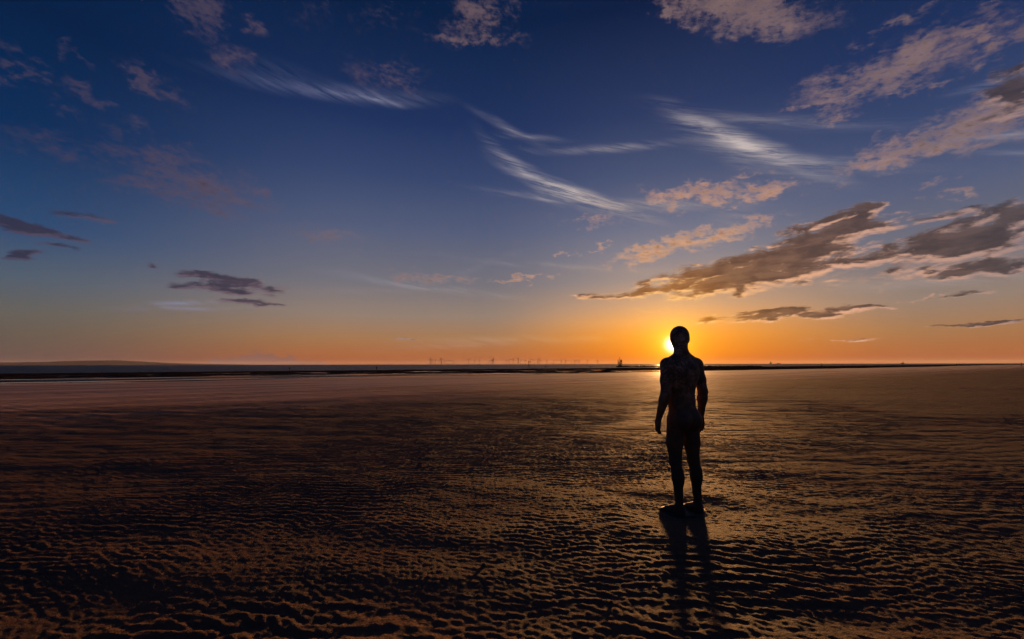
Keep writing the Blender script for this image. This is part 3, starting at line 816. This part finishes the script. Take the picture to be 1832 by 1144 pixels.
# ---------------------------------------------------------------- lattice beacon on the end of the breakwater
steel = plain('rusted_beacon_steel', (0.055, 0.026, 0.014), 0.75, 0.3, 0.4, 1.5)
bx, by = 101.5, 430.0
beacon = tag(empty('beacon_tower', (bx, by, SEA_Z), R(14.0)), 'rusty lattice navigation beacon with boxed top standing at the breakwater end', 'beacon')
q = Solid()
q.tube((0, 0, -1.2), (0, 0, 1.9), 2.15, 1.75, 14)
q.build('base', plain('stained_concrete', (0.10, 0.075, 0.055), 0.9, 0.2, 0.35, 0.8), beacon)
for sx, sy in ((-1, -1), (1, -1), (1, 1), (-1, 1)):
    Solid().tube((sx * 1.35, sy * 1.35, 1.75), (sx * 1.25, sy * 1.25, 6.8), 0.26, 0.24).build('leg', steel, beacon)
for z0, z1 in ((1.9, 3.4), (3.4, 4.9)):
    for k in range(4):
        a = [(-1, -1), (1, -1), (1, 1), (-1, 1)][k]; b = [(-1, -1), (1, -1), (1, 1), (-1, 1)][(k + 1) % 4]
        r0, r1 = 1.35 - (z0 - 1.75) * 0.04, 1.35 - (z1 - 1.75) * 0.04
        Solid().tube((a[0] * r0, a[1] * r0, z0), (b[0] * r1, b[1] * r1, z1), 0.14, 0.14, 6).build('brace', steel, beacon)
        Solid().tube((a[0] * r1, a[1] * r1, z1), (b[0] * r1, b[1] * r1, z1), 0.18, 0.18, 6).build('ring_beam', steel, beacon)
deck = Solid(); deck.box((0, 0, 6.86), (2.9, 2.9, 0.16)); deck.build('platform', steel, beacon)
for k in range(7):
    Solid().box((0.70, -1.28 + 0.0, 4.98 + k * 0.27), (1.25, 0.08, 0.23)).build('slat', steel, beacon)
    Solid().box((1.28, 0.35, 4.98 + k * 0.27), (0.08, 2.2, 0.23)).build('slat', steel, beacon)
Solid().tube((-0.1, 0, 6.9), (-0.1, 0, 8.3), 0.16, 0.14).build('mast', steel, beacon)
lamp = Solid(); lamp.tube((-0.1, 0, 8.3), (-0.1, 0, 8.85), 0.34, 0.34, 10); lamp.tube((-0.1, 0, 8.85), (-0.1, 0, 9.1), 0.34, 0.05, 10)
lamp.build('lantern', steel, beacon)

# rubble breakwater running from the beacon to the shore
rng = np.random.RandomState(3)
rock_mat = plain('weedy_rock', (0.028, 0.020, 0.014), 0.85, 0.25, 0.5, 0.9)
rub = Solid()
def rock(c, r):
    m = bmesh.new(); bmesh.ops.create_icosphere(m, subdivisions=1, radius=1.0)
    s = rng.uniform(0.75, 1.25, 3)
    v = [tuple(c[i] + r * s[i] * (w.co[i] * (1 + rng.uniform(-.18, .18))) * (0.7 if i == 2 else 1.0) for i in range(3)) for w in m.verts]
    f = [tuple(w.index for w in p_.verts) for p_ in m.faces]; m.free()
    rub.raw(v, f)
for x in np.arange(99.0, 236.0, 0.9):
    for k in range(4):
        rock((x + rng.uniform(-.5, .5), 430.0 + rng.uniform(-2.2, 2.2) + 3.0 * math.sin(x * 0.03), SEA_Z + rng.uniform(-0.3, 0.65)), rng.uniform(0.5, 1.0))
o = rub.build('breakwater', rock_mat)
tag(o, 'low dark rubble breakwater running out along the sea from the shore to the lattice beacon', 'breakwater')

# ---------------------------------------------------------------- marker pole in the shallows
pole = tag(empty('marker_pole', (9.4, 256.0, SEA_Z)), 'tall thin dark marker pole standing in the shallows left of the beacon', 'pole')
pm = plain('weathered_timber', (0.035, 0.024, 0.018), 0.85, 0.2, 0.3, 3.0)
Solid().tube((0, 0, -1.0), (0.05, 0, 4.25), 0.17, 0.13, 10).build('post', pm, pole)
Solid().tube((0.05, 0, 4.2), (0.05, 0, 4.75), 0.24, 0.20, 10).build('topmark', pm, pole)

# ---------------------------------------------------------------- wind farm on the horizon
backlit_paint = plain('turbine_paint', (0.24, 0.22, 0.21), 0.5, 0.4, 0.05, 0.1)  # turbine colour darkened to paint in their backlit silhouette
yellow_paint = plain('transition_paint', (0.50, 0.30, 0.05), 0.6, 0.4, 0.1, 0.3)
def blade_mesh():
    s = Solid()
    prof = [(1.5, 1.5, 1.5), (6, 3.0, 1.2), (12, 3.2, 0.9), (30, 2.2, 0.5), (53, 0.7, 0.2)]
    for k in range(len(prof) - 1):
        (r0, c0, t0), (r1, c1, t1) = prof[k], prof[k + 1]
        b0 = len(s.v)
        for r, c, t_ in ((r0, c0, t0), (r1, c1, t1)):
            s.v += [(-c, 0, r), (0, -t_, r), (c, 0, r), (0, t_, r)]
        for i in range(4):
            j = (i + 1) % 4; s.f.append((b0 + i, b0 + j, b0 + 4 + j, b0 + 4 + i))
    return s
turbine = None
# places at sea, metres east and north of the viewer, ordered from the left of the row
TURBINES = [
    (-1273, 7122), (-1711, 9768), (-1544, 9240), (-1493, 9497), (-1170, 7597), (-1540, 10360), (-1460, 10360), (-1359, 10055),
    (-1560, 12210), (-752, 7951), (-761, 9240), (-696, 9768), (-632, 12662), (-425, 9497), (-372, 8766), (-303, 7597),
    (-115, 9768), (-38, 8766), (22, 7770), (98, 7274), (209, 10360), (296, 10055), (371, 8997), (560, 11396),
    (451, 7951), (583, 9497), (748, 9768), (971, 10684), (1195, 11789), (1056, 9768), (1180, 10055), (1538, 11789),
    (1419, 10360), (1516, 10684), (1623, 11028), (1755, 10684), (2067, 11028),
]
names = ['first', 'second', 'third', 'fourth', 'fifth', 'sixth', 'seventh', 'eighth', 'ninth', 'tenth', 'eleventh', 'twelfth', 'thirteenth', 'fourteenth', 'fifteenth', 'sixteenth', 'seventeenth', 'eighteenth', 'nineteenth']
HUB = 84.0
for i, (xx, yy) in enumerate(TURBINES):
    if turbine is None:
        turbine = o = empty('wind_turbine')
        Solid().tube((0, 0, 14), (0, 0, HUB - 1), 4.4, 3.1, 10).build('tower', backlit_paint, o, True)
        Solid().tube((0, 0, -6), (0, 0, 14), 5.0, 4.7, 10).build('foundation', yellow_paint, o, True)
        n = Solid(); n.box((0, 2.0, HUB + 1.0), (4.2, 13.0, 4.4)); n.build('nacelle', backlit_paint, o)
        h = Solid(); h.tube((0, -4.5, HUB + 1.0), (0, -7.5, HUB + 1.0), 1.9, 0.8, 10); h.build('hub', backlit_paint, o)
        bl = blade_mesh()
        for k in range(3):
            b = bl.build('blade', backlit_paint, o, True)
            b.location = (0, -5.8, HUB + 1.0); b.rotation_euler = (0, R(120 * k), 0)
    else:
        o = copy_tree(turbine)
    spin = R((i * 47) % 120)
    for k, b in enumerate([c for c in o.children if c.name.startswith('blade')]): b.rotation_euler = (0, R(120 * k) + spin, 0)
    o.location = (xx, yy, SEA_Z); o.rotation_euler = (0, 0, R(25.0))
    if i < 19: label = 'distant wind turbine on the sea horizon, %s from the left in the row' % names[i]
    else: label = 'distant wind turbine on the sea horizon, %s from the right in the row' % names[len(TURBINES) - 1 - i]
    tag(o, label, 'wind turbine', 'wind turbines along the sea horizon')

# ---------------------------------------------------------------- ships far out
hull_mat = plain('ship_hull', (0.030, 0.026, 0.030), 0.6, 0.3, 0.2, 0.1)
house_mat = plain('ship_house', (0.20, 0.17, 0.15), 0.6, 0.3, 0.1, 0.2)
def ship(loc, rz, length, height, label, boxes):
    o = tag(empty('ship', loc, rz), label, 'ship', 'ships on the horizon')
    L, B = length, length * 0.16
    v = [(-L / 2, -B / 2, 0), (L * .36, -B / 2, 0), (L / 2, 0, 0), (L * .36, B / 2, 0), (-L / 2, B / 2, 0)]
    h = height * 0.34
    v = [(x, y, -1.0) for x, y, z in v] + [(x * (1.03 if x > 0 else 1), y * 1.06, h * (1.25 if x > L * .4 else 1)) for x, y, z in v]
    s = Solid(); s.raw(v, [(4, 3, 2, 1, 0), (5, 6, 7, 8, 9)] + [(i, (i + 1) % 5, 5 + (i + 1) % 5, 5 + i) for i in range(5)])
    s.build('hull', hull_mat, o)
    s = Solid(); s.box((-L * 0.32, 0, h + height * 0.22), (L * 0.16, B * 0.9, height * 0.44)); s.box((-L * 0.30, 0, h + height * 0.50), (L * 0.10, B * 1.05, height * 0.13)); s.build('bridge', house_mat, o)
    s = Solid(); s.tube((-L * 0.36, 0, h + height * 0.4), (-L * 0.37, 0, h + height * 0.66), L * 0.022, L * 0.018); s.build('funnel', hull_mat, o)
    s = Solid(); s.tube((-L * 0.28, 0, h + height * 0.5), (-L * 0.28, 0, height * 1.1), L * 0.006, L * 0.004, 6); s.build('mast', hull_mat, o)
    if boxes:
        for k in range(5):
            Solid().box((-L * 0.16 + k * L * 0.105, 0, h + height * 0.16), (L * 0.095, B * 0.85, height * 0.30)).build('cargo_stack', hull_mat if k % 2 else house_mat, o)
    return o
ship((4520.0, 8000.0, SEA_Z), R(70.0), 120.0, 38.0, 'dark ship on the horizon just right of the large statue', False)
ship((6420.0, 11000.0, SEA_Z), R(8.0), 105.0, 22.0, 'faint cargo ship on the horizon beside the darker ship', True)
ship((5120.0, 6000.0, SEA_Z), R(80.0), 60.0, 24.0, 'small boat on the horizon above the far right sand', False)

# ---------------------------------------------------------------- gulls
gull_mat = plain('gull_feather', (0.06, 0.05, 0.05), 0.8, 0.2, 0.2, 5.0)
def gull(loc, rz, flap, label):
    o = tag(empty('gull', loc, rz), label, 'bird', 'gulls in the sky')
    b = Solid(); b.tube((0, -0.24, 0), (0, 0.0, 0.01), 0.03, 0.075, 8); b.tube((0, 0.0, 0.01), (0, 0.20, 0.02), 0.075, 0.045, 8); b.tube((0, 0.20, 0.02), (0, 0.30, 0.015), 0.042, 0.008, 8)
    b.build('body', gull_mat, o, True)
    for sx in (-1, 1):
        f1, f2 = math.sin(R(flap)), math.sin(R(flap * 0.2))
        v = [(sx * 0.04, 0.10, 0.03), (sx * 0.32, 0.16, 0.03 + 0.30 * f1), (sx * 0.72, -0.05, 0.03 + 0.34 * f1 + 0.36 * f2), (sx * 0.34, -0.02, 0.02 + 0.30 * f1), (sx * 0.04, -0.10, 0.02)]
        v2 = [(x, y, z - 0.018) for x, y, z in v]
        f = [(0, 1, 3, 4), (1, 2, 3), (5, 9, 8, 6), (6, 8, 7), (0, 5, 6, 1), (1, 6, 7, 2), (2, 7, 8, 3), (3, 8, 9, 4), (4, 9, 5, 0)]
        Solid().raw(v + v2, f).build('wing', gull_mat, o)
    return o
gull((58.0, 247.0, 9.1), R(40), 32, 'tiny gull flying just above the beacon lantern')
gull((154.0, 220.0, 23.0), R(-60), 20, 'tiny gull gliding under the long dark cloud on the right')
gull((-118.0, 217.0, 22.0), R(75), 28, 'tiny gull flying low over the sea on the left')

# ---------------------------------------------------------------- a few stones and shells lying on the near sand
stone_mat = plain('wet_stone', (0.070, 0.050, 0.038), 0.95, 0.1, 0.4, 40.0)
for x, y, r, label in ((-0.21, 3.55, 0.026, 'rounded stone on the rippled sand, left of the statue shadow'),
                       (0.62, 3.02, 0.022, 'small flat stone on the near sand beside the statue shadow'),
                       (2.55, 3.55, 0.020, 'small stone on the rippled sand right of the statue')):
    rub = Solid(); rock((0, 0, 0), r)
    o = rub.build('stone', stone_mat, None, True)
    sub = o.modifiers.new('round', 'SUBSURF'); sub.levels = 1; sub.render_levels = 2
    o.location = (x, y, ground(x, y) + r * 0.08)
    tag(o, label, 'stone', 'stones on the sand')

# ---------------------------------------------------------------- far hills across the bay
hv, hf = [], []
rngx = np.linspace(-46000.0, -17200.0, 150)
for i, x in enumerate(rngx):
    k = i / 149.0
    ridge = 270 * (0.72 + 0.25 * math.sin(k * 9.0 + 0.6) * (1 - k) + 0.22 * float(fbm(np.array([k * 9.0]), np.array([0.3]), 4, 90)[0])) * min(1.0, (1 - k) / 0.22) ** 0.8
    if 0.62 < k < 0.9: ridge += 60 * math.sin((k - 0.62) / 0.28 * math.pi)
    for y, z in ((24500.0, -20.0), (25800.0, ridge * 0.55), (27200.0, ridge), (30500.0, ridge * 0.5), (33000.0, -20.0)):
        hv.append((x, y + 0.15 * x * 0, z + SEA_Z))
for i in range(149):
    for j in range(4): hf.append((i * 5 + j, i * 5 + j + 1, i * 5 + 6 + j, i * 5 + 5 + j)[::-1])
tag(mesh_object('hills', hv, hf, plain('hazed_moorland', (0.050, 0.060, 0.100), 0.95, 0.1, 0.3, 0.002)), kind='structure')  # hill colour tinted bluish, painting in the fade of distance

# ---------------------------------------------------------------- sea air
haze_mat = bpy.data.materials.new('sea_air'); haze_mat.use_nodes = True
t = haze_mat.node_tree; t.nodes.clear()
vol = t.nodes.new('ShaderNodeVolumePrincipled'); out = t.nodes.new('ShaderNodeOutputMaterial')
vol.inputs['Color'].default_value = (0.88, 0.86, 0.86, 1.0)
vol.inputs['Density'].default_value = 0.45e-5
vol.inputs['Anisotropy'].default_value = 0.3
t.links.new(vol.outputs[0], out.inputs['Volume'])
hz = Solid(); hz.box((0, 0, 160.0), (130000.0, 130000.0, 400.0))
tag(hz.build('haze', haze_mat), kind='stuff')
